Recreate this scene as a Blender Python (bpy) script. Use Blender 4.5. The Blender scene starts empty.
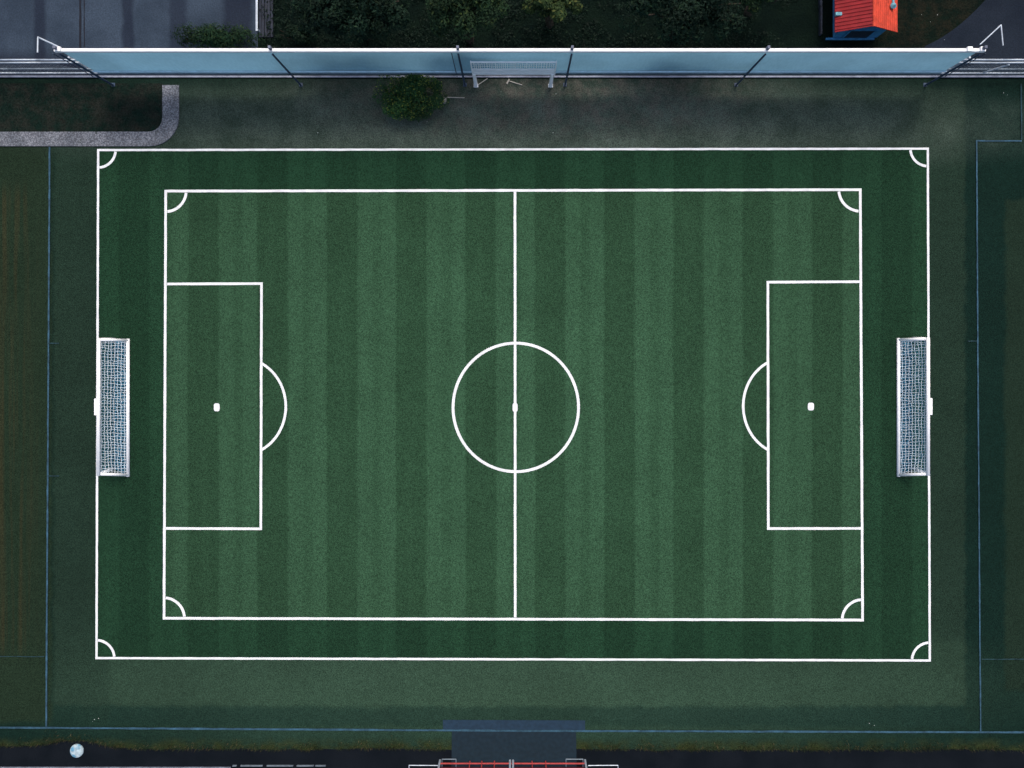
import bpy, bmesh, math, random
from mathutils import Vector, Matrix, noise as mnoise

random.seed(7)
PI = math.pi
S = 0.03            # metres on the ground per photograph pixel
H = 20.5            # camera height (small drone hovering over a mini pitch)
NX, NY = 515.0, 320.0

scene = bpy.context.scene
COL = scene.collection

def W(px, py, z=0.0):
    """photograph pixel -> point of the place at height z"""
    k = S * (H - z) / H
    return Vector(((px - NX) * k, (NY - py) * k, z))

# ------------------------------------------------------------------ helpers
def tag(o, label=None, cat=None, group=None, kind=None):
    if label: o['label'] = label
    if cat: o['category'] = cat
    if group: o['group'] = group
    if kind: o['kind'] = kind
    return o

def empty(name, loc, label, cat, group=None):
    o = bpy.data.objects.new(name, None)
    o.location = loc
    o.empty_display_size = 0.2
    COL.objects.link(o)
    return tag(o, label, cat, group)

def link(name, bm, mat, parent=None, smooth=False):
    me = bpy.data.meshes.new(name)
    bm.normal_update()
    bm.to_mesh(me)
    bm.free()
    if smooth:
        for p in me.polygons: p.use_smooth = True
    o = bpy.data.objects.new(name, me)
    COL.objects.link(o)
    if mat: me.materials.append(mat)
    if parent:
        o.parent = parent
        # geometry is authored in world space: bring it into the parent's frame
        off = parent.location.copy()
        p = parent.parent
        while p:
            off += p.location
            p = p.parent
        me.transform(Matrix.Translation(-off))
    return o

def recenter(o):
    """give a single-mesh thing its origin at its base centre"""
    me = o.data
    xs = [v.co.x for v in me.vertices]; ys = [v.co.y for v in me.vertices]; zs = [v.co.z for v in me.vertices]
    c = Vector(((min(xs)+max(xs))/2, (min(ys)+max(ys))/2, min(zs)))
    me.transform(Matrix.Translation(-c))
    o.location = c
    return o

def box(bm, x0, x1, y0, y1, z0, z1, bev=0.0):
    m = Matrix.Translation(((x0+x1)/2, (y0+y1)/2, (z0+z1)/2)) @ Matrix.Diagonal((abs(x1-x0), abs(y1-y0), abs(z1-z0), 1))
    r = bmesh.ops.create_cube(bm, size=1.0, matrix=m)
    if bev:
        es = list({e for v in r['verts'] for e in v.link_edges})
        bmesh.ops.bevel(bm, geom=es, offset=bev, segments=2, affect='EDGES', profile=0.6)

def bar(bm, a, b, r, n=8, r2=None):
    a, b = Vector(a), Vector(b)
    d = b - a
    L = d.length
    if L < 1e-6: return
    q = d.to_track_quat('Z', 'Y').to_matrix().to_4x4()
    m = Matrix.Translation((a + b) / 2) @ q
    bmesh.ops.create_cone(bm, cap_ends=True, segments=n, radius1=r, radius2=r if r2 is None else r2, depth=L, matrix=m)

def tube(bm, pts, r, n=8):
    for a, b in zip(pts[:-1], pts[1:]):
        bar(bm, a, b, r, n)
    for p in pts[1:-1]:
        bmesh.ops.create_uvsphere(bm, u_segments=n, v_segments=6, radius=r*1.02, matrix=Matrix.Translation(p))

def poly(bm, pts, z):
    vs = [bm.verts.new((p[0], p[1], z)) for p in pts]
    f = bm.faces.new(vs)
    f.normal_update()
    if f.normal.z < 0: f.normal_flip()
    return f

def slab(bm, pts, z0, z1):
    """vertical prism from an outline"""
    f = poly(bm, pts, z1)
    r = bmesh.ops.extrude_face_region(bm, geom=[f])
    for v in [g for g in r['geom'] if isinstance(g, bmesh.types.BMVert)]:
        v.co.z = z0
    bmesh.ops.recalc_face_normals(bm, faces=bm.faces)

def strip(bm, pts, w, z, closed=False, jit=0.004, seg=0.25):
    """painted line of width w along pts (mitred, slightly uneven edges)"""
    P = [Vector((p[0], p[1])) for p in pts]
    n = len(P)
    # corner offsets first, then subdivide between them
    L, R = [], []
    for i in range(n):
        if closed or 0 < i < n-1:
            d0 = (P[i] - P[i-1]).normalized(); d1 = (P[(i+1) % n] - P[i]).normalized()
        elif i == 0:
            d0 = d1 = (P[1] - P[0]).normalized()
        else:
            d0 = d1 = (P[-1] - P[-2]).normalized()
        n0 = Vector((-d0.y, d0.x)); n1 = Vector((-d1.y, d1.x))
        m = (n0 + n1)
        m = m / max(m.length, 1e-6)
        k = (w / 2) / max(m.dot(n0), 0.3)
        L.append(P[i] + m * k); R.append(P[i] - m * k)
    rl, rr = [], []
    cnt = n if closed else n - 1
    for i in range(cnt):
        j = (i + 1) % n
        k = max(1, int((P[j] - P[i]).length / seg))
        for t in range(k):
            u = t / k
            jl = 0 if t == 0 else random.uniform(-jit, jit)
            jr = 0 if t == 0 else random.uniform(-jit, jit)
            a = L[i].lerp(L[j], u); b = R[i].lerp(R[j], u)
            d = (a - b).normalized()
            rl.append(a + d * jl); rr.append(b + d * jr)
    if not closed:
        rl.append(L[-1]); rr.append(R[-1])
    vl = [bm.verts.new((v.x, v.y, z)) for v in rl]
    vr = [bm.verts.new((v.x, v.y, z)) for v in rr]
    m = len(vl)
    for i in range(m if closed else m - 1):
        j = (i + 1) % m
        bm.faces.new((vr[i], vr[j], vl[j], vl[i]))

def arc(cx, cy, r, a0, a1, n=24, ry=None):
    ry = ry or r
    return [(cx + r*math.cos(a0 + (a1-a0)*i/n), cy + ry*math.sin(a0 + (a1-a0)*i/n)) for i in range(n+1)]

# ---------------------------------------------------------------- materials
def lin(c):
    c /= 255.0
    return c/12.92 if c <= 0.04045 else ((c+0.055)/1.055)**2.4
def RGB(r, g, b, k=0.85):
    return (lin(r)*k, lin(g)*k, lin(b)*k, 1.0)

class NT:
    def __init__(self, name):
        self.m = bpy.data.materials.new(name)
        self.m.use_nodes = True
        self.t = self.m.node_tree
        self.t.nodes.clear()
        self.out = self.n('ShaderNodeOutputMaterial')
        self.b = self.n('ShaderNodeBsdfPrincipled')
        self.l(self.b.outputs[0], self.out.inputs[0])
        self.tc = self.n('ShaderNodeTexCoord')
        g = self.n('ShaderNodeNewGeometry')
        self.pos = g.outputs['Position']
        self.island = g.outputs['Random Per Island']
        s = self.n('ShaderNodeSeparateXYZ')
        self.l(self.pos, s.inputs[0])
        self.x, self.y, self.z = s.outputs
    def n(self, t): return self.t.nodes.new(t)
    def l(self, a, b): self.t.links.new(a, b)
    def put(self, v, sock):
        if hasattr(v, 'is_output') or isinstance(v, bpy.types.NodeSocket): self.l(v, sock)
        else: sock.default_value = v
    def math(self, op, a, b=0.0, clamp=False):
        n = self.n('ShaderNodeMath'); n.operation = op; n.use_clamp = clamp
        self.put(a, n.inputs[0]); self.put(b, n.inputs[1])
        return n.outputs[0]
    def noise(self, scale, detail=3, rough=0.55, stretch=None):
        n = self.n('ShaderNodeTexNoise')
        src = self.pos
        if stretch:
            mp = self.n('ShaderNodeMapping'); mp.inputs['Scale'].default_value = stretch
            self.l(src, mp.inputs[0]); src = mp.outputs[0]
        self.l(src, n.inputs['Vector'])
        n.inputs['Scale'].default_value = scale
        n.inputs['Detail'].default_value = detail
        n.inputs['Roughness'].default_value = rough
        return n.outputs[0]
    def ramp(self, v, lo, hi, a=0.0, b=1.0, smooth=True):
        n = self.n('ShaderNodeMapRange')
        n.interpolation_type = 'SMOOTHSTEP' if smooth else 'LINEAR'
        n.clamp = True
        self.put(v, n.inputs[0])
        n.inputs[1].default_value = lo; n.inputs[2].default_value = hi
        n.inputs[3].default_value = a; n.inputs[4].default_value = b
        return n.outputs[0]
    def mix(self, f, a, b):
        n = self.n('ShaderNodeMix'); n.data_type = 'RGBA'
        self.put(f, n.inputs[0]); self.put(a, n.inputs[6]); self.put(b, n.inputs[7])
        return n.outputs[2]
    def scale_col(self, col, f):
        n = self.n('ShaderNodeVectorMath'); n.operation = 'SCALE'
        self.put(col, n.inputs[0]) if isinstance(col, bpy.types.NodeSocket) else setattr(n.inputs[0], 'default_value', col[:3])
        self.put(f, n.inputs['Scale'])
        return n.outputs[0]
    def bump(self, h, strength=0.3, dist=0.02):
        n = self.n('ShaderNodeBump'); n.inputs['Strength'].default_value = strength
        n.inputs['Distance'].default_value = dist
        self.l(h, n.inputs['Height'])
        self.l(n.outputs[0], self.b.inputs['Normal'])
    def rect(self, px0, px1, py0, py1, soft=3, wob=None):
        """soft edged rectangle mask, for turf tones and painted shadow bands"""
        a = W(px0, py1); b = W(px1, py0); e = soft * S
        x, y = self.x, self.y
        if wob is not None:
            x = self.math('ADD', x, wob); y = self.math('ADD', y, wob)
        m = self.math('MULTIPLY', self.ramp(x, a.x-e, a.x+e), self.ramp(x, b.x-e, b.x+e, 1, 0))
        m2 = self.math('MULTIPLY', self.ramp(y, a.y-e, a.y+e), self.ramp(y, b.y-e, b.y+e, 1, 0))
        return self.math('MULTIPLY', m, m2)
    def blob(self, px, py, rx, ry, soft=0.6):
        """round soft edged mask"""
        c = W(px, py)
        dx = self.math('DIVIDE', self.math('SUBTRACT', self.x, c.x), rx*S)
        dy = self.math('DIVIDE', self.math('SUBTRACT', self.y, c.y), ry*S)
        d = self.math('SQRT', self.math('ADD', self.math('MULTIPLY', dx, dx), self.math('MULTIPLY', dy, dy)))
        return self.ramp(d, 1-soft, 1+soft, 1, 0)
    def finish(self, col, rough=0.8, spec=0.3):
        self.put(col, self.b.inputs['Base Color'])
        self.put(rough, self.b.inputs['Roughness'])
        self.b.inputs['Specular IOR Level'].default_value = spec
        return self.m

def plain(name, col, rough=0.6, metal=0.0, var=0.18, scale=9.0, spec=0.22, bump=0.0):
    t = NT(name)
    f = t.ramp(t.noise(scale, 4), 0.3, 0.7, 1-var, 1+var)
    f2 = t.ramp(t.noise(scale*7, 3), 0.3, 0.7, 1-var*0.5, 1+var*0.5)
    c = t.scale_col(t.scale_col(col, f), f2)
    t.b.inputs['Metallic'].default_value = metal
    if bump: t.bump(t.noise(scale*6, 4), bump, 0.01)
    return t.finish(c, t.ramp(t.noise(scale*2, 3), 0.3, 0.7, rough-0.08, min(1, rough+0.08)), spec)

def speckle(t, col, amt=0.32, mid=0.12, big=0.10):
    """grass-pile speckle: fine tufts, clumps and broad unevenness"""
    f1 = t.ramp(t.noise(31, 1, 0.7), 0.3, 0.7, 1-amt, 1+amt, False)
    f2 = t.ramp(t.noise(5, 3), 0.3, 0.7, 1-mid, 1+mid)
    f3 = t.ramp(t.noise(0.45, 3), 0.3, 0.7, 1-big, 1+big)
    c = t.scale_col(t.scale_col(t.scale_col(col, f1), f2), f3)
    return c

PERIOD = 69.3*S
def turf_pitch(name, light, dark, contrast=1.0, vignette=None):
    t = NT(name)
    wob = t.ramp(t.noise(1.2, 2, stretch=(1, 0.25, 1)), 0.2, 0.8, -0.018, 0.018)
    xx = t.math('ADD', t.math('ADD', t.x, wob), -(190-NX)*S + 40*PERIOD)
    ph = t.math('FRACT', t.math('DIVIDE', xx, PERIOD))          # 0..0.43 dark band, then the light band
    up = t.ramp(ph, 0.385, 0.445)
    dn = t.ramp(ph, 0.95, 1.0, 1, 0)
    dn2 = t.ramp(ph, 0.0, 0.045, 1, 0)
    sub = t.math('MULTIPLY', t.ramp(ph, 0.60, 0.66), t.ramp(ph, 0.74, 0.80, 1, 0))
    band = t.math('MULTIPLY', up, dn)
    band = t.math('SUBTRACT', band, t.math('MULTIPLY', sub, 0.38), True)
    band = t.math('MULTIPLY', band, contrast)
    streak = t.ramp(t.noise(2.2, 2, stretch=(1, 0.06, 1)), 0.3, 0.7, -0.14, 0.14)
    band = t.math('ADD', band, streak, True)
    c = t.mix(band, dark, light)
    if vignette:
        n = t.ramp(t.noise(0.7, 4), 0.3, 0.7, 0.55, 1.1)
        vig_mask = t.math('MULTIPLY', t.blob(515, 400, 290, 260, 0.8), n, True)  # vignette painted into the turf: brighter towards the pitch centre
        c = t.mix(t.math('MULTIPLY', vig_mask, 0.75), c, t.scale_col(c, vignette))
    c = speckle(t, c, 0.46, 0.04, 0.05)
    t.bump(t.noise(26, 3, 0.7), 0.18, 0.03)
    return t.finish(c, 0.9, 0.06)

M = {}
M['pitch'] = turf_pitch('playing turf', RGB(46, 75, 54), RGB(37, 63, 44), 1.0, vignette=1.42)
M['border'] = turf_pitch('border turf', RGB(30, 59, 41), RGB(25, 51, 35), 0.8, vignette=1.25)
M['paint'] = plain('white line paint', (0.70, 0.72, 0.735, 1), 0.8, var=0.09, scale=3.5, spec=0.1)
M['bluepaint'] = plain('faded blue line paint', RGB(50, 82, 100), 0.8, var=0.35, scale=3, spec=0.2)
M['dimpaint'] = plain('worn dim line paint', RGB(34, 60, 66), 0.8, var=0.4, scale=4, spec=0.2)

# surround: one turf sheet, shadow bands painted as darker tones, worn dirt near the screen
t = NT('surround turf')
wob = t.ramp(t.noise(2.0, 3), 0.2, 0.8, -0.06, 0.06)
c = t.mix(0.0, RGB(16, 37, 31), RGB(16, 37, 31))  # base tone, carries the shadow strip painted right of the field
panel = t.rect(54, 965, -200, 705, 2.5, wob)  # lighter unshaded area, its soft sides imitate shadow edges
c = t.mix(panel, c, RGB(31, 49, 39))
c = t.mix(t.math('MULTIPLY', t.rect(110, 965, 640, 705, 3, wob), 0.6), c, RGB(40, 60, 47))
c = t.mix(t.math('MULTIPLY', t.blob(515, 690, 380, 55, 0.7), 0.7), c, RGB(54, 78, 62))
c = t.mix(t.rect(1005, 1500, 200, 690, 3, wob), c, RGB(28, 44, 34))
c = t.mix(t.math('MULTIPLY', t.rect(110, 965, 707, 726, 3, wob), 0.55), c, RGB(25, 47, 40))  # lower shadow band painted into the turf colour
left = t.rect(-600, 52, -100, 722, 4, wob)
c = t.mix(left, c, RGB(31, 46, 33))
stre = t.ramp(t.noise(5.5, 3, stretch=(1, 0.02, 1)), 0.42, 0.68)
c = t.mix(t.math('MULTIPLY', t.math('MULTIPLY', t.rect(-600, 30, 190, 650, 16, wob), stre), 0.6), c, RGB(54, 51, 33))
c = t.mix(t.math('MULTIPLY', t.rect(-900, 1030, 60, 90, 7, wob), 0.85), c, RGB(16, 34, 28))  # darker untrodden grass, with contact shade at the screen foot painted in
# trodden dirt in front of the screen
dirt = t.ramp(t.noise(0.9, 5, 0.65), 0.28, 0.72, 0.45, 1.05)
dm = t.math('MULTIPLY', t.blob(545, 126, 390, 40, 0.6), dirt, True)
c = t.mix(t.math('MULTIPLY', dm, 0.95), c, RGB(78, 90, 82))
dm2 = t.math('MULTIPLY', t.blob(545, 100, 190, 30, 0.7), t.ramp(t.noise(2.3, 5, 0.7), 0.35, 0.7), True)
c = t.mix(t.math('MULTIPLY', dm2, 0.75), c, RGB(88, 84, 78))
# yellowish verge along the lower edge
vm = t.ramp(t.math('ADD', t.y, wob), W(0, 748).y, W(0, 735).y, 1, 0)
c = t.mix(t.math('MULTIPLY', vm, t.ramp(t.noise(1.6, 4), 0.3, 0.65)), c, RGB(46, 54, 30))
c = speckle(t, c, 0.42, 0.06, 0.08)
t.bump(t.noise(24, 3, 0.7), 0.25, 0.03)
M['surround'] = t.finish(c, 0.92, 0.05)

# wild ground under the trees
t = NT('dark garden ground')
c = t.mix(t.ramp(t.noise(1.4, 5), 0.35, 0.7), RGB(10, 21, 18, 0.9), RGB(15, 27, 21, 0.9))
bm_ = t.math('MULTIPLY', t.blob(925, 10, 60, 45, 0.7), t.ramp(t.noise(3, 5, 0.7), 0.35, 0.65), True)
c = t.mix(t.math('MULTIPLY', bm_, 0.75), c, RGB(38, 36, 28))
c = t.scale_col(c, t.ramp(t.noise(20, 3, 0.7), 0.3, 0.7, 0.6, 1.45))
t.bump(t.noise(14, 4, 0.7), 0.8, 0.05)
M['garden'] = t.finish(c, 0.95, 0.03)

t = NT('planting bed soil')
c = t.mix(t.ramp(t.noise(2.2, 5, 0.65), 0.35, 0.7), RGB(17, 33, 28), RGB(38, 40, 36))
c = t.scale_col(c, t.ramp(t.noise(22, 3, 0.75), 0.3, 0.7, 0.55, 1.5))
t.bump(t.noise(16, 4, 0.7), 0.8, 0.04)
M['soil'] = t.finish(c, 0.95, 0.03)

t = NT('asphalt strip')
c = t.mix(t.ramp(t.noise(1.1, 4), 0.3, 0.7), RGB(12, 18, 24), RGB(19, 24, 30))
c = t.scale_col(c, t.ramp(t.noise(30, 3, 0.7), 0.3, 0.7, 0.75, 1.3))
t.bump(t.noise(34, 3), 0.4, 0.01)
M['asphalt'] = t.finish(c, 0.9, 0.06)

t = NT('blue grey yard asphalt')
c = t.mix(t.ramp(t.noise(0.8, 4), 0.3, 0.7), RGB(25, 33, 44), RGB(33, 41, 52))
c = t.scale_col(c, t.ramp(t.noise(26, 3, 0.7), 0.3, 0.7, 0.75, 1.3))
t.bump(t.noise(34, 3), 0.4, 0.01)
M['asphalt_corner'] = t.finish(c, 0.9, 0.08)

# yard slabs: long concrete bays, damp joints
t = NT('concrete yard bays')
c = t.mix(t.ramp(t.noise(0.7, 4), 0.3, 0.7), RGB(42, 54, 68), RGB(57, 70, 85))
wob = t.ramp(t.noise(1.6, 4), 0.2, 0.8, -0.05, 0.05)
xw = t.math('ADD', t.x, wob)
for px, hw, soft, k in ((40, 4, 4, .62), (128, 4, 4, .66), (178, 6, 5, .55), (238, 11, 9, .7), (-45, 5, 4, .6), (-120, 4, 4, .6)):
    x = (px-NX)*S
    m = t.math('MULTIPLY', t.ramp(xw, x-(hw+soft)*S, x-(hw-1)*S), t.ramp(xw, x+(hw-1)*S, x+(hw+soft)*S, 1, 0))
    c = t.mix(t.math('MULTIPLY', m, k), c, RGB(17, 23, 40))
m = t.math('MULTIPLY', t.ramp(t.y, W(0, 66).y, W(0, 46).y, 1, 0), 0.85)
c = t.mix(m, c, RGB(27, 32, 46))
c = t.scale_col(c, t.ramp(t.noise(24, 3, 0.75), 0.3, 0.7, 0.78, 1.25))
t.bump(t.noise(30, 3), 0.3, 0.01)
M['yard'] = t.finish(c, 0.85, 0.12)
M['joint'] = plain('yard joint filler', RGB(14, 19, 32), 0.7)

t = NT('exposed aggregate path')
vo = t.n('ShaderNodeTexVoronoi'); vo.inputs['Scale'].default_value = 22
t.l(t.pos, vo.inputs['Vector'])
c = t.mix(t.ramp(t.noise(1.4, 4), 0.3, 0.7), RGB(104, 110, 118), RGB(134, 138, 146))
c = t.mix(t.ramp(vo.outputs['Distance'], 0.25, 0.75, 0, 0.65), c, RGB(58, 60, 68))
c = t.mix(t.math('MULTIPLY', t.ramp(t.noise(4.5, 5, 0.7), 0.58, 0.72), 0.7), c, RGB(52, 60, 54))
c = t.scale_col(c, t.ramp(t.noise(30, 2, 0.7), 0.3, 0.7, 0.7, 1.3))
t.bump(vo.outputs['Distance'], 0.5, 0.02)
M['path'] = t.finish(c, 0.9, 0.2)

M['mat'] = plain('blue grey rubber mat', RGB(33, 54, 72), 0.85, var=0.15, scale=9, spec=0.2, bump=0.3)
M['mat2'] = plain('dark slate blue paving', RGB(24, 41, 52), 0.85, var=0.16, scale=9, spec=0.2, bump=0.3)
M['white_metal'] = plain('white painted steel', (0.84, 0.85, 0.86, 1), 0.45, var=0.05, scale=5)
M['grey_metal'] = plain('galvanised rail', (0.42, 0.48, 0.55, 1), 0.45, metal=0.3, var=0.15, scale=6)
M['rail_blue'] = plain('pale blue painted rail', (0.5, 0.68, 0.8, 1), 0.5, var=0.1, scale=6)
M['kerb_pale'] = plain('pale edging stone', (0.24, 0.26, 0.33, 1), 0.85, var=0.2, scale=4)
M['dull_metal'] = plain('dull grey steel rail', (0.16, 0.2, 0.24, 1), 0.5, metal=0.2, var=0.2, scale=6)
M['dark_metal'] = plain('dark navy steel', (0.03, 0.05, 0.085, 1), 0.5, var=0.2)
M['kerb'] = plain('pale concrete kerb', (0.13, 0.145, 0.19, 1), 0.85, var=0.25, scale=4, bump=0.3)
M['net'] = plain('white net cord', (0.72, 0.8, 0.86, 1), 0.8, var=0.08)
M['netblue'] = plain('blue net cord', (0.05, 0.19, 0.30, 1), 0.8, var=0.2)
M['red_shaded'] = plain('red roof paint shaded tone', (0.25, 0.016, 0.02, 1), 0.75, var=0.15, scale=5)  # west slope: crimson, with the shade of the side away from sun painted in
M['red_lit'] = plain('red roof paint sunlit tone', (0.50, 0.055, 0.028, 1), 0.75, var=0.22, scale=6)  # east slope and ridge: orange red, with sunlight painted into the tone
M['barrier_red'] = plain('dark red barrier panel', (0.10, 0.010, 0.014, 1), 0.7, var=0.2)
M['red_bar'] = plain('faded red rail', (0.36, 0.05, 0.045, 1), 0.5, var=0.15)
M['blue_wall'] = plain('blue painted boards', (0.04, 0.17, 0.34, 1), 0.6, var=0.2)
M['opening'] = plain('dark doorway lining', (0.012, 0.02, 0.035, 1), 0.8)
M['teal'] = plain('weathered teal metal', (0.12, 0.3, 0.36, 1), 0.5, var=0.3)
M['plank'] = plain('dark wet planks', (0.02, 0.026, 0.04, 1), 0.7, var=0.4, scale=6, bump=0.4)
M['bark'] = plain('dark bark', (0.05, 0.038, 0.028, 1), 0.9, var=0.35, scale=12, bump=0.8)
M['wood'] = plain('pale weathered stick', (0.36, 0.34, 0.3, 1), 0.8, var=0.2)
M['paper'] = plain('pale litter', (0.6, 0.62, 0.6, 1), 0.8, var=0.1)

def leaf_mat(name, lo, hi, tip, tipamt):
    t = NT(name)
    c = t.mix(t.island, lo, hi)
    r = t.math('FRACT', t.math('MULTIPLY', t.island, 37.7))
    c = t.mix(t.math('MULTIPLY', t.ramp(r, 1-tipamt, 1-tipamt+0.08), 0.85), c, tip)
    c = t.scale_col(c, t.ramp(t.noise(1.3, 3), 0.3, 0.7, 0.65, 1.35))
    m = t.finish(c, 0.65, 0.12)
    tr = t.n('ShaderNodeBsdfTranslucent'); t.put(c, tr.inputs[0])
    mx = t.n('ShaderNodeMixShader'); mx.inputs[0].default_value = 0.22
    t.l(t.b.outputs[0], mx.inputs[1]); t.l(tr.outputs[0], mx.inputs[2]); t.l(mx.outputs[0], t.out.inputs[0])
    return m
M['leaf_dark'] = leaf_mat('dark evergreen leaves', (0.004, 0.014, 0.009, 1), (0.008, 0.024, 0.013, 1), (0.016, 0.035, 0.015, 1), 0.12)
M['leaf_mid'] = leaf_mat('green leaves', (0.008, 0.024, 0.011, 1), (0.02, 0.045, 0.018, 1), (0.045, 0.07, 0.02, 1), 0.14)
M['leaf_pale'] = leaf_mat('yellow green leaves', (0.016, 0.036, 0.013, 1), (0.042, 0.07, 0.022, 1), (0.12, 0.13, 0.035, 1), 0.15)
M['leaf_shrub'] = leaf_mat('shrub leaves', (0.012, 0.042, 0.018, 1), (0.03, 0.085, 0.024, 1), (0.16, 0.20, 0.04, 1), 0.17)
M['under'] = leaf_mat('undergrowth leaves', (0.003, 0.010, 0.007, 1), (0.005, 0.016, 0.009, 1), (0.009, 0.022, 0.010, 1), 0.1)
M['hedge'] = leaf_mat('hedge leaves', (0.006, 0.022, 0.012, 1), (0.014, 0.038, 0.016, 1), (0.05, 0.075, 0.022, 1), 0.1)
M['blade'] = leaf_mat('verge grass blades', (0.018, 0.03, 0.014, 1), (0.035, 0.045, 0.018, 1), (0.12, 0.09, 0.045, 1), 0.2)

# screen fabric: woven shade cloth, a little light passes through it
t = NT('blue shade cloth')
w = t.noise(16, 3, 0.6, stretch=(1.0, 1, 0.35))
c = t.mix(t.ramp(w, 0.3, 0.7), (0.20, 0.405, 0.54, 1), (0.23, 0.45, 0.59, 1))
c = t.scale_col(c, t.ramp(t.noise(0.5, 3), 0.3, 0.7, 0.88, 1.12))
dirtm = t.math('MULTIPLY', t.ramp(t.z, 0.6, 1.1, 1, 0), t.ramp(t.noise(3, 4), 0.35, 0.7))
c = t.mix(t.math('MULTIPLY', dirtm, 0.35), c, (0.1, 0.16, 0.2, 1))
m = t.finish(c, 0.8, 0.15)
tr = t.n('ShaderNodeBsdfTranslucent'); t.put(c, tr.inputs[0])
mx = t.n('ShaderNodeMixShader'); mx.inputs[0].default_value = 0.4
t.l(t.b.outputs[0], mx.inputs[1]); t.l(tr.outputs[0], mx.inputs[2]); t.l(mx.outputs[0], t.out.inputs[0])
M['cloth'] = m

t = NT('mottled ball')
vo = t.n('ShaderNodeTexVoronoi'); vo.inputs['Scale'].default_value = 6.5
t.l(t.pos, vo.inputs['Vector'])
c = t.mix(t.ramp(vo.outputs['Distance'], 0.3, 0.62, 1, 0), (0.36, 0.46, 0.5, 1), (0.10, 0.26, 0.38, 1))
c = t.scale_col(c, t.ramp(t.noise(14, 4), 0.3, 0.7, 0.75, 1.2))
M['ball'] = t.finish(c, 0.5, 0.4)

# ==================================================================== SETTING
def sheet(name, pts, z, mat, kind='structure'):
    bm = bmesh.new(); poly(bm, pts, z)
    o = link(name, bm, mat)
    o['kind'] = kind
    return o

bm = bmesh.new()
poly(bm, [(-300, -300), (300, -300), (300, 300), (-300, 300)], 0)
g = link('ground', bm, M['garden']); g['kind'] = 'structure'

# asphalt strip south of the field (the ragged turf edge lies over it)
sheet('asphalt_road', [(-60, W(0, 725).y), (60, W(0, 725).y), (60, -40), (-60, -40)], 0.004, M['asphalt'])

# turf surround with an irregular lower edge
def edge_y(px):
    y = 749 + 1.8*mnoise.noise((px*0.012, 0, 3)) + 1.3*mnoise.noise((px*0.06, 5, 0)) + 0.8*mnoise.noise((px*0.3, 9, 0))
    y += -9*math.exp(-((px-75)/30.0)**2) - 3.5*math.exp(-((px-10)/45)**2)
    if px > 640: y += 0.8
    return y
pts = [W(-700, 83)[:2], W(-700, edge_y(-700))[:2]]
px = -690
while px < 1750:
    pts.append(W(px, edge_y(px))[:2]); px += 4
pts += [W(1750, edge_y(1750))[:2], W(1750, 79)[:2], W(-700, 79)[:2]]
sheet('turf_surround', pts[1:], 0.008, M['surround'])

# entrance pad
sheet('entrance_paving', [W(452, 731)[:2], W(576, 731)[:2], W(577, 790)[:2], W(451, 790)[:2]], 0.016, M['mat2'])
sheet('entrance_mat', [W(443, 719.5)[:2], W(585, 720)[:2], W(585, 731)[:2], W(443, 731)[:2]], 0.020, M['mat'])

# yard in the north west, asphalt corner in the north east
y_ = sheet('yard', [W(-700, 76)[:2], W(116, 76)[:2], W(258, 76)[:2], W(256, -300)[:2], W(-700, -300)[:2]], 0.006, M['yard'])
bm = bmesh.new()
strip(bm, [W(80, -300), W(80.5, 48)], 0.07, 0.011, jit=0.01)
strip(bm, [W(84.5, -300), W(84.5, 47)], 0.03, 0.011, jit=0.006)
link('joint', bm, M['joint'], y_)
cor = [W(1800, -300)[:2], W(1800, 76)[:2], W(918, 76)[:2], W(925, 46)[:2]] + [W(925 + 62*u, 46 - 26*u - 22*u*u)[:2] for u in [i/12 for i in range(1, 13)]] + [W(990, -40)[:2], W(985, -300)[:2]]
sheet('asphalt_corner', cor, 0.006, M['asphalt_corner'])

# aggregate path, L shaped with a rounded corner
out_ = [W(-700, 146.5)[:2], W(150, 146.5)[:2]]
out_ += [W(150 + 29.5*math.sin(a), 117 + 29.5*math.cos(a))[:2] for a in [PI/2*i/10 for i in range(1, 11)]]
out_ += [W(179.5, 85.5)[:2], W(163, 85.5)[:2]]
out_ += [W(149 + 14*math.cos(a), 118 + 14*math.sin(a))[:2] for a in [PI/2*i/8 for i in range(0, 9)]]
out_ += [W(-700, 132.5)[:2]]
bm = bmesh.new(); slab(bm, out_, 0.0, 0.045)
o = link('path', bm, M['path']); o['kind'] = 'structure'
sheet('planting_soil', [W(-700, 132.4)[:2], W(163.2, 132.4)[:2], W(163.2, 83.5)[:2], W(-700, 83.5)[:2]], 0.014, M['soil'])

# concrete kerb below the screen
bm = bmesh.new()
box(bm, W(-700, 0).x, W(1750, 0).x, W(0, 77.6).y, W(0, 75.9).y, 0, 0.03, 0.006)
o = link('kerb', bm, M['kerb_pale']); o['kind'] = 'structure'

# ------------------------------------------------------------ pitch + markings
OUT = [(98.5, 150.2), (927.5, 148.8), (929.5, 660.2), (96.8, 657.8)]
INN = [(166, 191.2), (860, 189.8), (862.3, 619.8), (164.3, 618)]
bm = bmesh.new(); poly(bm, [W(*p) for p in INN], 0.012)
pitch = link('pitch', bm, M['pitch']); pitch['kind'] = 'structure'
bm = bmesh.new()
vo_ = [bm.verts.new(W(*p, 0)) for p in OUT]; vi_ = [bm.verts.new(W(*p, 0)) for p in INN]
for v in vo_ + vi_: v.co.z = 0.012
for i in range(4):
    j = (i+1) % 4
    bm.faces.new((vo_[i], vo_[j], vi_[j], vi_[i]))
bmesh.ops.recalc_face_normals(bm, faces=bm.faces)
for f in bm.faces:
    f.normal_update()
    if f.normal.z < 0: f.normal_flip()
border = link('pitch_border', bm, M['border']); border['kind'] = 'structure'

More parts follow.
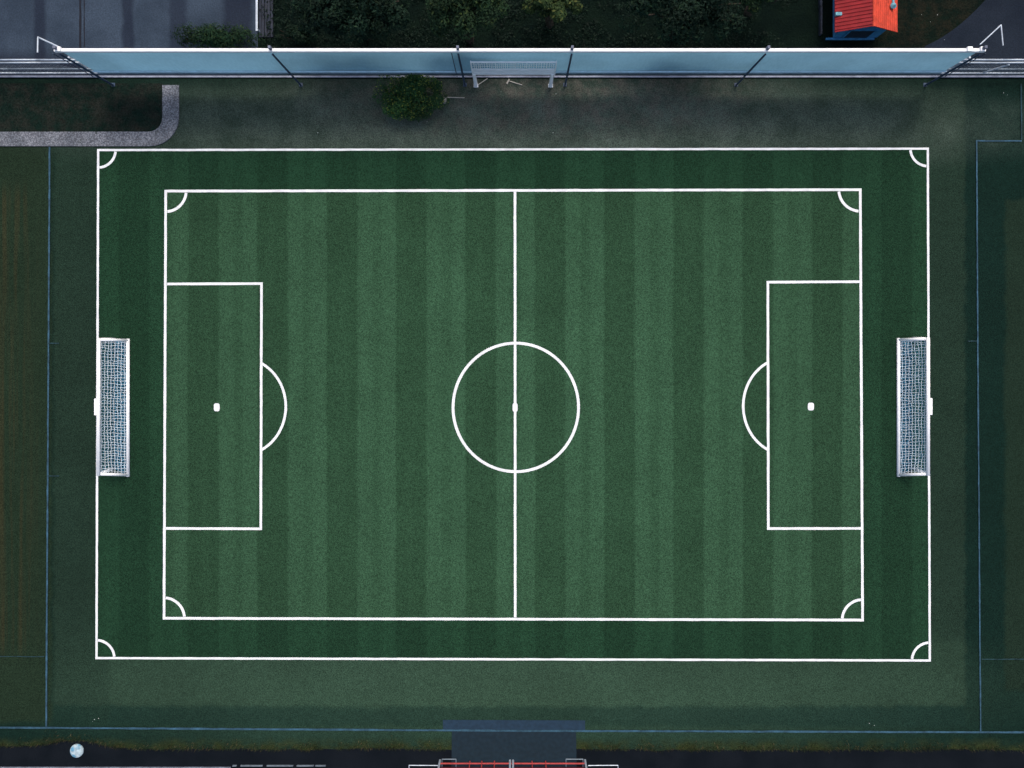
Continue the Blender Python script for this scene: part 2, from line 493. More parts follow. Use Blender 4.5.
LW = 2.55*S
Z = [0.0165]
def line(name, pts, parent, closed=False, w=LW, mat='paint'):
    bm = bmesh.new(); strip(bm, pts, w, Z[0], closed)
    Z[0] += 0.0004
    return link(name, bm, M[mat], parent)

line('boundary_line', [W(*p) for p in OUT], border, True, 2.2*S)
line('boundary_line', [W(*p) for p in INN], pitch, True)
line('halfway_line', [W(515, 191.9), W(515.2, 617.2)], pitch, w=2.6*S)
c = W(515.8, 407.3)
line('centre_circle', arc(c.x, c.y, 62.7*S, 0, 2*PI, 96, 64.2*S)[:-1], pitch, True, 2.8*S)
line('penalty_area_line', [W(167.4, 284), W(261.7, 283.6), W(261.0, 528.6), W(166.2, 528.2)], pitch)
line('penalty_area_line', [W(859.1, 281.7), W(767.6, 282.2), W(768.1, 528.4), W(860.5, 528.2)], pitch)
c = W(241.5, 406.5)
line('penalty_arc', arc(c.x, c.y, 44.5*S, -PI*0.356, PI*0.356, 32, 48.5*S), pitch)
c = W(787, 406.0)
line('penalty_arc', arc(c.x, c.y, 44.0*S, PI*0.645, PI*1.355, 32, 48.5*S), pitch)

def spot(name, px, py, rx, ry, parent):
    bm = bmesh.new()
    c = W(px, py)
    poly(bm, [(c.x + rx*S*math.copysign(abs(math.cos(a))**0.55, math.cos(a)), c.y + ry*S*math.copysign(abs(math.sin(a))**0.55, math.sin(a))) for a in [2*PI*i/28 for i in range(28)]], Z[0])
    Z[0] += 0.0004
    link(name, bm, M['paint'], parent)
spot('penalty_spot', 217, 407.2, 2.9, 4.0, pitch)
spot('penalty_spot', 810.6, 406.5, 3.1, 3.9, pitch)
spot('centre_mark', 515.1, 407.3, 2.5, 4.5, pitch)
for (px, py), a0, r in ((INN[0], 1.5, 20.5), (INN[1], 1.0, 21.5), (INN[2], 0.5, 20.5), (INN[3], 0.0, 20.5)):
    c = W(px, py)
    e = 0.085
    line('corner_arc', arc(c.x, c.y, r*S, a0*PI + e, a0*PI + PI/2 - e, 16), pitch, w=2.7*S)
for (px, py), a0, r in ((OUT[0], 1.5, 17.5), (OUT[1], 1.0, 17.5), (OUT[2], 0.5, 18), (OUT[3], 0.0, 18)):
    c = W(px, py)
    e = 0.09
    line('corner_arc', arc(c.x, c.y, r*S, a0*PI + e, a0*PI + PI/2 - e, 16), border, w=2.5*S)

def gline(name, pts, w, mat):
    bm = bmesh.new(); strip(bm, pts, w*S, Z[0]+0.006, jit=0.006)
    Z[0] += 0.0004
    o = link(name, bm, M[mat]); o['kind'] = 'structure'
gline('field_line', [W(50.3, 147), W(46.8, 726)], 1.7, 'bluepaint')
gline('field_line', [W(-300, 726.4), W(46, 727.2), W(515, 730.2), W(980, 731.6), W(1400, 732.5)], 1.9, 'bluepaint')
gline('field_line', [W(1021, 141.2), W(976, 141), W(977.5, 400), W(980, 731)], 1.4, 'bluepaint')
gline('field_mark', [W(1020.5, 84), W(1021, 140)], 1.2, 'dimpaint')
gline('field_mark', [W(49, 343.2), W(60, 343.2)], 1.0, 'dimpaint')
gline('field_mark', [W(48, 475.7), W(60, 475.7)], 1.0, 'dimpaint')
gline('field_mark', [W(967, 341), W(976.5, 341)], 1.0, 'dimpaint')
gline('field_mark', [W(-200, 655.5), W(45, 656)], 0.8, 'dimpaint')
gline('field_mark', [W(981, 658.6), W(1300, 659)], 0.8, 'dimpaint')

# ==================================================================== GOALS
def goal(px_hi, px_lo, py0, py1, lab, hgt=0.8):
    """low goal turned round: crossbar on the outer touch line, base bar towards the field"""
    a0 = W(px_hi, py0, hgt); a1 = W(px_hi, py1, hgt)       # crossbar ends
    b0 = W(px_lo, py0+0.5); b1 = W(px_lo, py1+0.5)          # base bar ends
    b0.z = b1.z = 0.055
    base = (a0 + a1) / 2; base.z = 0.0
    g = empty('goal', base, lab, 'goal', 'goals at the two ends of the pitch')
    r = 0.046
    s = 1 if a0.x > 0 else -1
    bm = bmesh.new(); bar(bm, a0 + Vector((0, r, 0)), a1 - Vector((0, r, 0)), r*1.1, 12); link('crossbar', bm, M['white_metal'], g, True)
    for a in (a0, a1):
        bm = bmesh.new(); bar(bm, (a.x, a.y, 0.015), (a.x, a.y, hgt - r), r, 12); link('post', bm, M['white_metal'], g, True)
    for a, b in ((a0, b0), (a1, b1)):
        bm = bmesh.new(); bar(bm, a, b, r*0.95, 12); link('side_bar', bm, M['white_metal'], g, True)
    bm = bmesh.new(); bar(bm, b0 + Vector((0, r, 0)), b1 - Vector((0, r, 0)), r*1.05, 12); link('base_bar', bm, M['white_metal'], g, True)
    # nets: sloping front net and upright rear net, cords with small sag and knots
    rnd = random.Random(int(px_hi))
    def net(pa0, pa1, pb0, pb1, nu, nv, mat, sag, rad, jit):
        bm = bmesh.new()
        P = [[None]*(nv+1) for _ in range(nu+1)]
        nrm = (pa1-pa0).cross(pb0-pa0).normalized()
        if nrm.z > 0: nrm = -nrm
        for i in range(nu+1):
            for j in range(nv+1):
                u, v = i/nu, j/nv
                p = pa0.lerp(pa1, u).lerp(pb0.lerp(pb1, u), v)
                k = math.sin(PI*v)*min(1, 6*min(u, 1-u))
                p += nrm*sag*k*(1 + 0.5*mnoise.noise((u*5, v*2, px_hi)))
                if 0 < i < nu: p.y += jit*(rnd.uniform(-1, 1) + 1.2*mnoise.noise((u*14, v*3, 1.7)))
                if 0 < j < nv: p.x += jit*0.8*rnd.uniform(-1, 1)
                P[i][j] = p
        def thread(pts):
            for p, q in zip(pts[:-1], pts[1:]): bar(bm, p, q, rad, 4)
        for i in range(nu+1): thread(P[i])
        for j in range(1, nv): thread([P[i][j] for i in range(nu+1)])
        return link('net', bm, M[mat], g)
    net(a0, a1, b0, b1, 46, 9, 'net', 0.05, 0.0062, 0.021)
    net(a0 - Vector((0.0, 0, 0.03)), a1 - Vector((0.0, 0, 0.03)), Vector((a0.x, a0.y, 0.03)), Vector((a1.x, a1.y, 0.03)), 58, 8, 'netblue', 0.0, 0.007, 0.01)
    net(Vector((a0.x, a0.y, 0.06)), Vector((a1.x, a1.y, 0.06)), b0, b1, 58, 7, 'netblue', 0.0, 0.011, 0.018)
    # bracket on the far side of the crossbar
    m = (a0 + a1)/2
    bm = bmesh.new()
    x0 = m.x + s*0.046; x1 = m.x + s*0.115
    box(bm, min(x0, x1), max(x0, x1), m.y - 0.24, m.y + 0.24, hgt-0.07, hgt+0.03, 0.012)
    link('bracket', bm, M['white_metal'], g)
    return g
goal(98.6, 129, 339.7, 474.0, 'low white framed goal with sagging net at the left end of the pitch')
goal(928.0, 897.5, 339.0, 474.0, 'low white framed goal with sagging net at the right end, nearer the red hut')

# ============================================================= SCREEN FENCE
YF = W(0, 83).y
ZT, ZB = 2.47, 0.78
xL, xR = W(113.5, 0).x, W(925, 0).x
fence = empty('screen_fence', (0, YF, 0), 'long tall fence screen of pale blue cloth with white top rail behind the pitch', 'fence')
bm = bmesh.new()
nu, nv = 220, 8
G = []
for i in range(nu+1):
    row = []
    for j in range(nv+1):
        u, v = i/nu, j/nv
        x = xL + (xR-xL)*u
        d = 0.018*mnoise.noise((x*0.9, v*1.5, 0)) + 0.008*mnoise.noise((x*3.1, v*2.2, 4))
        d *= min(1.0, v*3)*min(1, (1-v)*3+0.3)
        row.append(bm.verts.new((x, YF + 0.02 + d, ZT - 0.03 - (ZT-ZB-0.03)*v - (0.012*abs(math.sin(u*60)) if j == nv else 0))))
    G.append(row)
for i in range(nu):
    for j in range(nv):
        bm.faces.new((G[i][j], G[i+1][j], G[i+1][j+1], G[i][j+1]))
link('cloth_sheet', bm, M['cloth'], fence, True)
bm = bmesh.new(); box(bm, xL-0.1, xR+0.1, YF-0.045, YF+0.045, ZT-0.05, ZT+0.05, 0.02); link('top_rail', bm, M['white_metal'], fence)
bm = bmesh.new(); box(bm, xL, xR, YF-0.045, YF-0.01, 0.98, 1.04, 0.01); link('middle_rail', bm, M['rail_blue'], fence)
bm = bmesh.new(); box(bm, xL, xR, YF-0.015, YF+0.03, ZB-0.04, ZB+0.01, 0.008); link('bottom_rail', bm, M['dull_metal'], fence)
for px in (113.5, 301, 465, 565, 736, 925):
    x = W(px, 0).x
    bm = bmesh.new()
    bar(bm, (x, YF-0.075, 0), (x, YF-0.075, 2.4), 0.028, 12)
    box(bm, x-0.055, x+0.055, YF-0.11, YF+0.0, 0, 0.02, 0.005)
    p = link('post', bm, M['dark_metal'], fence, False)
    bm = bmesh.new(); box(bm, x-0.035, x+0.035, YF-0.02, YF+0.06, ZT+0.057, ZT+0.2, 0.012)
    link('cap', bm, M['kerb'], p)
for px in (107, 459, 930.5):
    x = W(px, 0).x
    bm = bmesh.new(); bar(bm, (x, YF-0.05, ZB-0.1), (x, YF-0.05, 2.4), 0.012, 8); link('stay', bm, M['dark_metal'], fence)
# bent arms at the two ends
for pts in (((58, 46.5), (38, 37.2), (37.6, 52.5)), ((980, 44.5), (1001, 25), (1003, 45.5))):
    bm = bmesh.new(); tube(bm, [W(*p, 2.45) for p in pts], 0.02 if pts[0][0] < 500 else 0.016, 8)
    link('end_arm', bm, M['grey_metal'], fence)
for px in (60, 968, 981):
    c_ = W(px, 46, ZT)
    bm = bmesh.new(); box(bm, c_.x-0.07, c_.x+0.07, YF-0.055, YF+0.075, ZT+0.03, ZT+0.1, 0.02); link('clamp', bm, M['white_metal'], fence)

# low wire fences that carry on at either end
def low_fence(px0, px1, label, post_px, brace):
    YL = W(0, 77).y + 0.06
    x0, x1 = W(px0, 0).x, W(px1, 0).x
    f = empty('wire_fence', ((x0+x1)/2, YL, 0), label, 'fence', 'low railed wire fences beside the screen')
    for z, r, mt in ((1.2, 0.026, 'grey_metal'), (0.99, 0.026, 'grey_metal'), (0.48, 0.026, 'dull_metal'), (0.16, 0.026, 'grey_metal')):
        bm = bmesh.new(); tube(bm, [Vector((x0 + (x1-x0)*k/12, YL + random.uniform(-.006, .006), z + random.uniform(-.012, .012))) for k in range(13)], r, 8)
        link('rail', bm, M[mt], f, True)
    for px in post_px:
        x = W(px, 0).x
        bm = bmesh.new(); bar(bm, (x, YL+0.05, 0), (x, YL+0.05, 1.26), 0.03, 10); link('post', bm, M['grey_metal'], f, False)
    bm = bmesh.new()
    x = x0
    while x < x1:
        for s in (-1, 1):
            xe = x + s*0.9
            if x0 <= xe <= x1: bar(bm, (x, YL-0.03, 0.16), (xe, YL-0.03, 0.99), 0.0028, 4)
        x += 0.12
    link('wire_mesh', bm, M['dull_metal'], f)
    if brace:
        bm = bmesh.new(); bar(bm, brace[0], brace[1], 0.026, 8); link('brace', bm, M['grey_metal'], f)
YL = W(0, 77).y
low_fence(-420, 108, 'low grey railed wire fence before the slabbed yard, left of the blue screen', (-380, -260, -140, -20, 96), None)
low_fence(930, 1450, 'low grey railed wire fence on dark asphalt, right of the blue screen', (942, 1060, 1180, 1300, 1420),
          (Vector((W(975, 0).x, YL, 0.35)), Vector((W(985, 0).x, YL, 1.0))))

# ======================================== white slatted rack before the screen
yb = YF - 0.085
rx0, rx1 = W(476, 0).x, W(550.5, 0).x
rack = empty('slatted_rack', ((rx0+rx1)/2, yb, 0), 'white slatted rack on two legs standing before the blue screen', 'rack')
for x in (rx0, rx1):
    bm = bmesh.new(); bar(bm, (x, yb, 0.0), (x, yb, 1.0), 0.062, 10, 0.045); box(bm, x-0.07, x+0.07, yb-0.05, yb+0.05, 0.0, 0.03, 0.008)
    link('leg', bm, M['white_metal'], rack)
fx0, fx1 = rx0-0.02, rx1+0.05
bm = bmesh.new()
box(bm, fx0, fx1, yb-0.02, yb+0.02, 1.86, 1.89); box(bm, fx0, fx1, yb-0.02, yb+0.02, 1.34, 1.38)
box(bm, fx0-0.03, fx0-0.002, yb-0.03, yb+0.03, 0.95, 1.91); box(bm, fx1+0.002, fx1+0.03, yb-0.03, yb+0.03, 0.95, 1.91)
link('frame', bm, M['white_metal'], rack)
bm = bmesh.new()
x = fx0 + 0.05
while x < fx1 - 0.03:
    w = random.choice((0.012, 0.016, 0.022))
    z0 = 1.382 if random.random() < 0.8 else 1.5
    z1 = 1.858 if random.random() < 0.75 else 1.72
    box(bm, x, x+w, yb-0.012, yb+0.012, z0, z1)
    x += random.uniform(0.045, 0.075)
box(bm, fx0, fx1, yb+0.014, yb+0.022, 1.52, 1.535); box(bm, fx0, fx1, yb+0.014, yb+0.022, 1.68, 1.695)
link('upright_bars', bm, M['white_metal'], rack)
for z0, z1 in ((1.22, 1.30), (1.08, 1.17), (0.95, 1.03)):
    bm = bmesh.new(); box(bm, fx0, fx1, yb-0.014, yb+0.014, z0, z1, 0.005); link('slat', bm, M['white_metal'], rack)

# =========================================================== loose small things
def single(name, bm, mat, label, cat, group=None):
    return tag(recenter(link(name, bm, mat)), label, cat, group)
bm = bmesh.new(); tube(bm, [W(507, 84, 0.03), W(509, 79.5, 0.05), W(506.8, 83.5, 0.04)], 0.02, 6); bar(bm, W(507.5, 80.5, 0.04), W(522, 85, 0.02), 0.014, 6)
single('hoe', bm, M['wood'], 'short pale hoe lying on the dirt between the rack legs', 'hoe')
bm = bmesh.new(); bar(bm, W(478.5, 84.5, 0.02), W(487.5, 78.5, 0.02), 0.013, 6)
single('stick', bm, M['wood'], 'thin grey stick lying beside the left leg of the rack', 'stick')
bm = bmesh.new(); bar(bm, W(446.5, 97.3, 0.02), W(464.5, 97.8, 0.02), 0.013, 6); bar(bm, W(445, 97.5, 0.03), W(445, 103, 0.04), 0.035, 8, 0.045)
single('broom', bm, M['wood'], 'small thin broom lying on the dirt beside the round shrub', 'broom')

base = None
for i, (px, py) in enumerate(((427, 122), (497, 106), (556, 94), (501, 92), (318, 133), (553, 133), (95, 719), (99, 718), (93, 721), (869, 723), (874, 725), (1003, 93), (1007, 95), (921, 15), (930, 22), (944, 40), (937, 15))):
    if base is None:
        bm = bmesh.new()
        vs = [bm.verts.new((0.035*math.cos(a)*random.uniform(.6, 1.1), 0.03*math.sin(a)*random.uniform(.6, 1.1), 0.002 + random.uniform(0, .015))) for a in [2*PI*k/7 for k in range(7)]]
        top = bm.verts.new((0, 0, 0.02))
        for k in range(7): bm.faces.new((vs[k], vs[(k+1) % 7], top))
        o = link('litter_scrap', bm, M['paper'])
        base = o
    else:
        o = base.copy(); COL.objects.link(o)
    o.location = W(px, py) + Vector((0, 0, 0.02))
    o.rotation_euler.z = random.uniform(0, 6)
    s_ = random.uniform(0.25, 0.55); o.scale = (s_, s_, s_)
    tag(o, 'tiny pale scrap of litter lying on dark ground or grass', 'litter', 'litter scraps')

bm = bmesh.new()
bmesh.ops.create_uvsphere(bm, u_segments=36, v_segments=20, radius=0.2)
for v in bm.verts: v.co = Vector((v.co.x, v.co.y, max(v.co.z, 0)*0.28 + 0.03))
bmesh.ops.remove_doubles(bm, verts=bm.verts, dist=0.0005)
bmesh.ops.create_cone(bm, cap_ends=True, segments=36, radius1=0.2, radius2=0.2, depth=0.03, matrix=Matrix.Translation((0, 0, 0.0155)))
bmesh.ops.translate(bm, verts=bm.verts, vec=W(77.3, 750.3))
single('round_cover', bm, M['ball'], 'round mottled white and pale blue domed cover on the dark asphalt', 'cover')

# ================================================================ foliage
def leaves(bm, centre, rad, n, clumps, size, rnd, flat=0.0, core=0.5):
    cx, cy, cz = centre
    cl = []
    while len(cl) < clumps:
        d = Vector((rnd.gauss(0, 1), rnd.gauss(0, 1), rnd.gauss(0, 1)))
        if d.length < 1e-3: continue
        d.normalize()
        if d.z < -0.35: continue
        k = rnd.uniform(core, 0.9) if rnd.random() < 0.72 else rnd.uniform(0.1, core)
        cl.append((Vector((d.x*rad[0]*k, d.y*rad[1]*k, d.z*rad[2]*k)), rnd.uniform(0.16, 0.32)*(rad[0]+rad[1])/2))
    for i in range(n):
        c, r = cl[rnd.randrange(len(cl))]
        d = Vector((rnd.gauss(0, 1), rnd.gauss(0, 1), rnd.gauss(0, 1))).normalized()
        p = c + d*r*rnd.uniform(0.55, 1.05)**0.7
        p = Vector((p.x+cx, p.y+cy, p.z+cz))
        if p.z < 0.03: p.z = 0.03 + rnd.random()*0.05
        nrm = (d + Vector((0, 0, 0.7)) + Vector((rnd.gauss(0, .5), rnd.gauss(0, .5), rnd.gauss(0, .4)))).normalized()
        u = nrm.orthogonal().normalized(); v = nrm.cross(u)
        a = rnd.uniform(0, 2*PI)
        u, v = u*math.cos(a)+v*math.sin(a), v*math.cos(a)-u*math.sin(a)
        s = size*rnd.uniform(0.6, 1.35)
        q = [p - u*s, p + v*s*0.45 + nrm*s*0.12, p + u*s, p - v*s*0.45 + nrm*s*0.12]
        bm.faces.new([bm.verts.new(w) for w in q])

def limb(bm, a, b, r0, r1, rnd, n=5):
    pts = [a.lerp(b, i/n) + (Vector((rnd.uniform(-1, 1), rnd.uniform(-1, 1), 0))*0.06 if 0 < i < n else Vector()) for i in range(n+1)]
    for i in range(n):
        bar(bm, pts[i], pts[i+1], r0 + (r1-r0)*i/n, 8, r0 + (r1-r0)*(i+1)/n)

def tree(px, py, zc, rx, ry, rz, mat, n, label, name='tree', cat='tree', group='trees behind the screen', clumps=26, size=0.05, seed=1):
    rnd = random.Random(seed)
    k = S*(H-zc)/H
    c = W(px, py, zc)
    root = empty(name, (c.x, c.y, 0), label, cat, group)
    bm = bmesh.new()
    if cat == 'tree':
        top = Vector((c.x, c.y, zc - rz*0.2))
        limb(bm, Vector((c.x, c.y, -0.02)), top, 0.13, 0.07, rnd)
        for i in range(7):
            a = 2*PI*i/7 + rnd.uniform(-.3, .3)
            s0 = Vector((c.x, c.y, zc*rnd.uniform(0.4, 0.75)))
            e0 = Vector((c.x + math.cos(a)*rx*k*0.75, c.y + math.sin(a)*ry*k*0.75, zc + rz*rnd.uniform(-.2, .5)))
            limb(bm, s0, e0, 0.055, 0.015, rnd, 4)
        link('trunk', bm, M['bark'], root)
    else:
        for i in range(9):
            a = 2*PI*i/9
            limb(bm, Vector((c.x, c.y, 0)) + Vector((math.cos(a), math.sin(a), 0))*0.05, Vector((c.x + math.cos(a)*rx*k*0.6, c.y + math.sin(a)*ry*k*0.6, zc + rz*0.3)), 0.02, 0.007, rnd, 3)
        link('stem', bm, M['bark'], root)
    bm = bmesh.new()
    leaves(bm, c, (rx*k, ry*k, rz), n, clumps, size, rnd)
    link('crown' if cat == 'tree' else 'foliage', bm, M[mat], root)
    return root

tree(352, 4, 2.1, 66, 36, 0.8, 'leaf_dark', 15000, 'broad dark green tree behind the screen, nearest the slabbed yard', seed=3, clumps=75)
tree(464, 3, 2.4, 50, 34, 0.8, 'leaf_mid', 12000, 'mid green lumpy tree behind the screen, left of the yellow green one', seed=5, clumps=46)
tree(553, -2, 1.7, 29, 25, 0.6, 'leaf_pale', 8000, 'small yellow green tree behind the screen above the white rack', seed=8, clumps=34)
tree(690, 4, 2.0, 70, 36, 0.7, 'leaf_dark', 13000, 'wide dark green tree behind the screen, left of the red hut', seed=11, clumps=70)
tree(769, -14, 1.7, 36, 24, 0.6, 'leaf_mid', 5000, 'small dull green tree behind the screen, closest to the red hut', seed=14, clumps=26)
tree(296, 34, 0.5, 26, 10, 0.35, 'leaf_dark', 3000, 'low dark shrub squeezed behind the screen at the end of the boardwalk', 'shrub', 'shrub', 'shrubs by the screen', clumps=30, size=0.04, seed=17)
tree(408, 95, 0.42, 40, 24, 0.42, 'leaf_shrub', 12000, 'round green shrub with yellowish tips on the dirt in front of the screen', 'shrub', 'shrub', 'shrubs by the screen', clumps=60, size=0.034, seed=21)
tree(216, 39, 0.45, 50, 11, 0.38, 'hedge', 7000, 'long low green hedge shrub between slabbed yard and blue screen', 'shrub', 'shrub', 'shrubs by the screen', clumps=70, size=0.034, seed=25)

# low dark undergrowth between the trees
bm = bmesh.new()
rnd = random.Random(77)
cnt = 0
while cnt < 14000:
    px = rnd.uniform(262, 960); py = rnd.uniform(-70, 66)
    if 800 < px < 915 and py < 60: continue
    if px > 880: continue
    d = mnoise.noise((px*0.03, py*0.03, 2)) + 0.6*mnoise.noise((px*0.09, py*0.09, 7))
    if d < -0.12 + (0.35 if px > 770 else 0): continue
    p = W(px, py); p.z = 0.04 + rnd.random()*0.22*max(0.1, min(1, d+0.4))
    if p.y < W(0, 72).y: continue
    n_ = Vector((rnd.gauss(0, .5), rnd.gauss(0, .5), 1)).normalized()
    u = n_.orthogonal().normalized(); v = n_.cross(u); a = rnd.uniform(0, 6.3)
    u, v = u*math.cos(a)+v*math.sin(a), v*math.cos(a)-u*math.sin(a)
    z_ = rnd.uniform(0.022, 0.05)
    bm.faces.new([bm.verts.new(q) for q in (p-u*z_, p+v*z_*.5, p+u*z_, p-v*z_*.5)])
    cnt += 1
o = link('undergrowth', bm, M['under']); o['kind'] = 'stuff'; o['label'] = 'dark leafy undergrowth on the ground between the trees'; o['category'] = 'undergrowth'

# verge grass fringe along the asphalt edge
bm = bmesh.new()
rnd = random.Random(40)
for i in range(15000):
    px = rnd.uniform(-60, 1090)
    if 446 < px < 582: continue
    nn = mnoise.noise((px*0.05, 1, 8))
    if rnd.random() > 0.65 + nn: continue
    py = edge_y(px) - abs(rnd.gauss(0, 3.4 + 3*nn)) + 0.7
    if px > 1000 and rnd.random() < .4: continue
    p = W(px, py); p.z = 0.008
    a = rnd.uniform(0, 2*PI); h = rnd.uniform(0.03, 0.085); w = 0.006
    d = Vector((math.cos(a), math.sin(a), 0))
    e = Vector((-d.y, d.x, 0))*w
    q = p + d*h*rnd.uniform(.2, .9) + Vector((0, 0, h))
    bm.faces.new([bm.verts.new(v) for v in (p - e, p + e, q)])
o = link('verge_grass', bm, M['blade']); o['kind'] = 'stuff'; o['label'] = 'ragged yellowish grass fringe along the asphalt edge'; o['category'] = 'grass'

# ================================================================== red hut
def off(ox, oy, z=0):      # metres from ground offsets measured in photograph pixels
    return Vector((ox*S, oy*S, z))
hx0, hx1 = 317*S, 361*S; hy0, hy1 = 281.8*S, 352*S
hut = empty('hut', ((hx0+hx1)/2, (hy0+hy1)/2, 0), 'small hut with red gable roof and blue walls behind the screen', 'hut')
bm = bmesh.new(); box(bm, hx0-0.20, hx0+1.25, hy0-0.06, hy0-0.002, 0, 0.05, 0.006); link('deck', bm, M['blue_wall'], hut)
EZ, RZ = 0.80, 1.22
mx_ = (hx0+hx1)/2
bm = bmesh.new()
prof = [(hx0, 0.05), (hx1, 0.05), (hx1, EZ-0.02), (mx_, RZ-0.08), (hx0, EZ-0.02)]
f0 = [bm.verts.new((x, hy0, z)) for x, z in prof]; f1 = [bm.verts.new((x, hy1, z)) for x, z in prof]
bm.faces.new(f0); bm.faces.new(f1[::-1])
for i in range(5):
    j = (i+1) % 5
    bm.faces.new((f0[j], f0[i], f1[i], f1[j]))
bmesh.ops.recalc_face_normals(bm, faces=bm.faces)
for i in range(9):     # board joints on the west and south walls
    pass
link('wall', bm, M['blue_wall'], hut)
bm = bmesh.new(); box(bm, hx0+0.30, hx1-0.32, hy0-0.014, hy0-0.002, 0.06, 0.55); dr = link('doorway', bm, M['opening'], hut)
bm = bmesh.new()
for x in (hx0+0.26, hx1-0.32): box(bm, x, x+0.04, hy0-0.03, hy0-0.004, 0.06, 0.58)
box(bm, hx0+0.26, hx1-0.28, hy0-0.031, hy0-0.004, 0.582, 0.62)
link('frame', bm, M['blue_wall'], dr)
ex0, ex1 = 307*S, 367*S; ey0, ey1 = 276.2*S, 357*S
def roof_slope(xa, xb, ridges):
    bm = bmesh.new()
    sgn = 1 if xb > xa else -1
    th = 0.03
    A = Vector((xa, ey0, EZ)); B = Vector((xb, ey0, RZ))
    pr = [(xa, EZ), (xb, RZ), (xb, RZ+th), (xa, EZ+th)]
    v0 = [bm.verts.new((x, ey0, z)) for x, z in pr]; v1 = [bm.verts.new((x, ey1, z)) for x, z in pr]
    bm.faces.new(v0); bm.faces.new(v1[::-1])
    for i in range(4):
        j = (i+1) % 4
        bm.faces.new((v0[j], v0[i], v1[i], v1[j]))
    bmesh.ops.recalc_face_normals(bm, faces=bm.faces)
    if ridges == 'down':
        y = ey0 + 0.06
        while y < ey1 - 0.03:
            a = Vector((xa, y, EZ+th)); b = Vector((xb - (xb-xa)*0.03, y, RZ+th-0.01))
            bar(bm, a, b, 0.019, 6); y += 0.105
    else:
        u = 0.05
        while u < 0.96:
            x = xa + (xb-xa)*u; z = EZ + (RZ-EZ)*u + th
            bar(bm, (x, ey0, z), (x, ey1, z), 0.013, 6); u += 0.085
    return bm
mid = 337*S
bm = roof_slope(ex0, mid-0.004, 'down'); link('roof', bm, M['red_shaded'], hut)['label'] = 'darker red left roof slope with battens across'
bm = roof_slope(ex1, mid+0.004, 'along'); rf = link('roof', bm, M['red_lit'], hut); rf['label'] = 'bright orange red right roof slope'
bm = bmesh.new(); bar(bm, (mid, ey0-0.01, RZ+0.02), (mid, ey1, RZ+0.02), 0.03, 8); link('ridge_cap', bm, M['red_lit'], hut)
p = W(893, 6, 1.0)
bm = bmesh.new(); bar(bm, (p.x, p.y, 0.82), (p.x, p.y, 1.03), 0.05, 10); bmesh.ops.create_cone(bm, cap_ends=True, segments=10, radius1=0.09, radius2=0.02, depth=0.07, matrix=Matrix.Translation((p.x, p.y, 1.06)))
box(bm, p.x+0.0, p.x+0.06, p.y+0.05, p.y+0.22, 0.86, 0.98, 0.01)
link('vent', bm, M['teal'], rf)
p = W(838.5, 14, 0.9)
bm = bmesh.new(); box(bm, p.x-0.09, p.x+0.09, p.y-0.05, p.y+0.05, 0.85, 0.93, 0.015); link('hatch', bm, M['teal'], hut)

bm = bmesh.new()
for k in range(10):
    ya = W(0, 36 - k*14).y; yb_ = W(0, 36 - (k+1)*14).y
    xx = W(819.5, 0).x + 0.008*mnoise.noise((k*0.7, 0, 0))
    box(bm, xx-0.028, xx+0.028, ya+0.004, yb_-0.004, 0, 0.14, 0.006)
single('edging_board', bm, M['plank'], 'narrow dark timber edging on the ground left of the red hut', 'edging')

# ---------------------------------------------------- boardwalk + white handrail
bw = empty('boardwalk', W(266, 0), 'dark plank boardwalk with a white side rail next to the yard', 'boardwalk')
for k in range(5):
    x0 = W(259.5 + k*2.9, 0).x
    bm = bmesh.new(); box(bm, x0, x0 + 2.5*S, W(0, 38).y, W(0, -200).y, 0.0, 0.06 + 0.015*(k % 2), 0.008); link('plank', bm, M['plank'], bw)
bm = bmesh.new(); a = W(256.6, 31, 0.3); box(bm, a.x-0.03, a.x+0.03, a.y, a.y+6, 0.26, 0.31, 0.01); rl = link('rail', bm, M['grey_metal'], bw)
for q in (0.06, 2.0, 4.0):
    bm = bmesh.new(); box(bm, a.x-0.02, a.x+0.02, a.y+q, a.y+q+0.04, 0, 0.258); link('upright', bm, M['grey_metal'], rl)

# ---------------------------------------------------- red barrier at the gate
yB = W(0, 760.5).y
bx0, bx1 = W(439, 0).x, W(586, 0).x
bar_ = empty('barrier', ((bx0+bx1)/2, yB, 0), 'red railed barrier with pale grey posts at the foot of the entrance paving', 'barrier')
for z, r in ((0.14, 0.022), (0.55, 0.03), (0.95, 0.035)):
    bm = bmesh.new(); bar(bm, (bx0+0.06, yB, z), (bx1-0.06, yB, z), r, 10); link('rail', bm, M['red_bar'], bar_, False)
bm = bmesh.new(); box(bm, bx0+0.07, bx1-0.07, yB-0.06, yB-0.045, 0.23, 0.93); link('panel', bm, M['barrier_red'], bar_)
for px in (470, 482, 494.5, 532, 545.5):
    x = W(px, 0).x
    bm = bmesh.new(); bar(bm, (x, yB+0.005, 0.04), (x, yB+0.005, 0.93), 0.016, 6); link('upright', bm, M['red_bar'], bar_)
for px in (440, 510, 513, 585):
    x = W(px, 0).x
    bm = bmesh.new(); bar(bm, (x, yB+0.01, 0), (x, yB+0.01, 1.0), 0.032, 8); link('post', bm, M['grey_metal'], bar_)
for pa, pb in ((442, 456), (566, 583)):
    bm = bmesh.new(); tube(bm, [W(pa, 768, 0.03), W(pa, 759.2, 0.03), W(pb, 759.2, 0.03), W(pb, 768, 0.03)], 0.013, 6); link('foot', bm, M['dull_metal'], bar_)
for pa, pb, lab in ((409, 438, 0), (588, 618, 0)):
    e_ = pa if pa < 500 else pb
    bm = bmesh.new(); tube(bm, [W(pb if pa < 500 else pa, 765.5, 0.05), W(e_, 765.3, 0.05), W(e_, 790, 0.05)], 0.013, 6); link('side_rail', bm, M['grey_metal'], bar_)

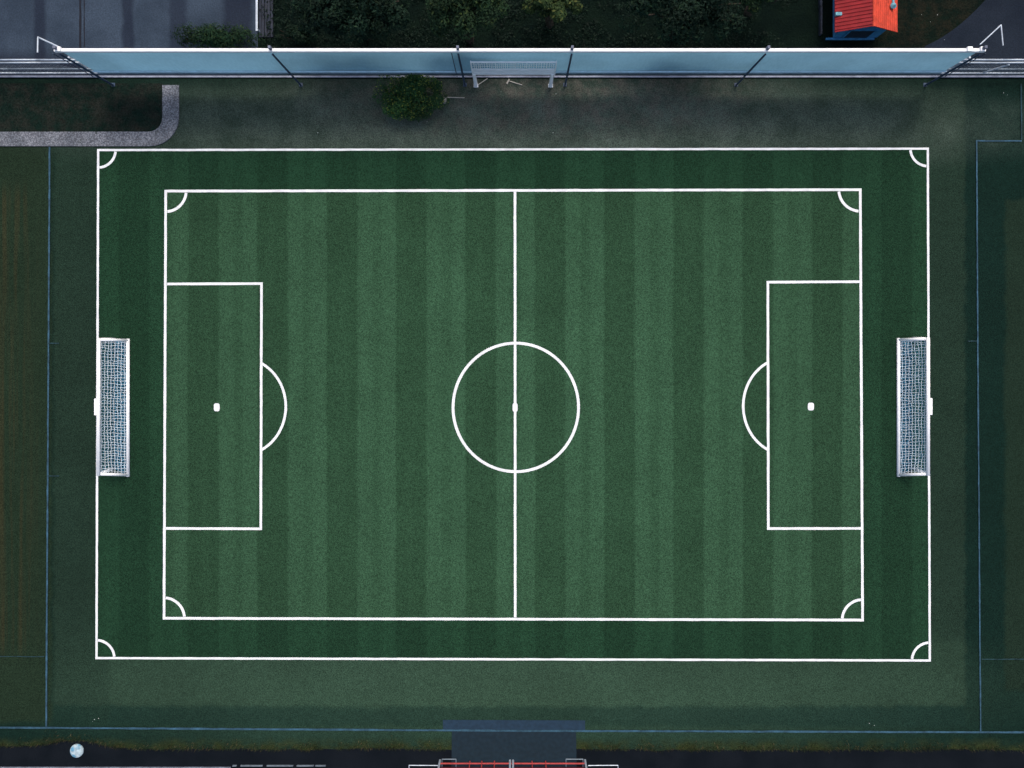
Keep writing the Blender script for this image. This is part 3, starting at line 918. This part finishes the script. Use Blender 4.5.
gr = empty('ground_rail', W(280, 765), 'broken grey metal rail lying low on the asphalt left of the red barrier', 'rail')
for pa, pb in ((233, 237), (241, 263), (267, 293.5), (297, 314), (315.5, 326)):
    bm = bmesh.new(); box(bm, W(pa, 0).x, W(pb, 0).x, W(0, 765.5).y, W(0, 764.7).y, 0.0, 0.05, 0.006); link('segment', bm, M['dull_metal'], gr)
bm = bmesh.new(); box(bm, W(-300, 0).x, W(231, 0).x, W(0, 771).y, W(0, 766.6).y, 0, 0.03, 0.006)
o = link('kerb', bm, M['kerb']); o['kind'] = 'structure'

# ================================================================ CAMERA, LIGHT
cam = bpy.data.cameras.new('camera')
cam.sensor_fit = 'HORIZONTAL'; cam.sensor_width = 36.0
cam.lens = 36.0 * (H / S) / 1024.0
cam.shift_x = (512 - NX) / 1024.0
cam.shift_y = (NY - 384) / 1024.0
cam.clip_start = 0.1; cam.clip_end = 1000
co = bpy.data.objects.new('camera', cam); COL.objects.link(co)
co.location = (0, 0, H); co.rotation_euler = (0, 0, 0)
scene.camera = co

sv = Vector((0.22, 0.85, 1.35)).normalized()     # towards the low northern sun
elev = math.asin(sv.z); az = math.atan2(sv.x, sv.y)
w = bpy.data.worlds.new('World'); scene.world = w; w.use_nodes = True
nt = w.node_tree
bg = nt.nodes['Background']
sky = nt.nodes.new('ShaderNodeTexSky'); sky.sky_type = 'NISHITA'; sky.sun_disc = False
sky.sun_elevation = elev; sky.sun_rotation = az; sky.air_density = 1.0; sky.dust_density = 5.0; sky.ozone_density = 0.3
nt.links.new(sky.outputs[0], bg.inputs[0]); bg.inputs[1].default_value = 0.12
sl = bpy.data.lights.new('sun', 'SUN'); sl.energy = 0.6; sl.angle = math.radians(14); sl.color = (1.0, 0.95, 0.88)
so = bpy.data.objects.new('sun', sl); COL.objects.link(so)
so.rotation_euler = sv.to_track_quat('Z', 'Y').to_euler(); so.location = (5, 20, 15)

scene.view_settings.view_transform = 'Standard'; scene.view_settings.look = 'None'
scene.view_settings.gamma = 1.0; scene.view_settings.use_curve_mapping = False
scene.view_settings.exposure = 0.8
scene.render.engine = 'CYCLES'
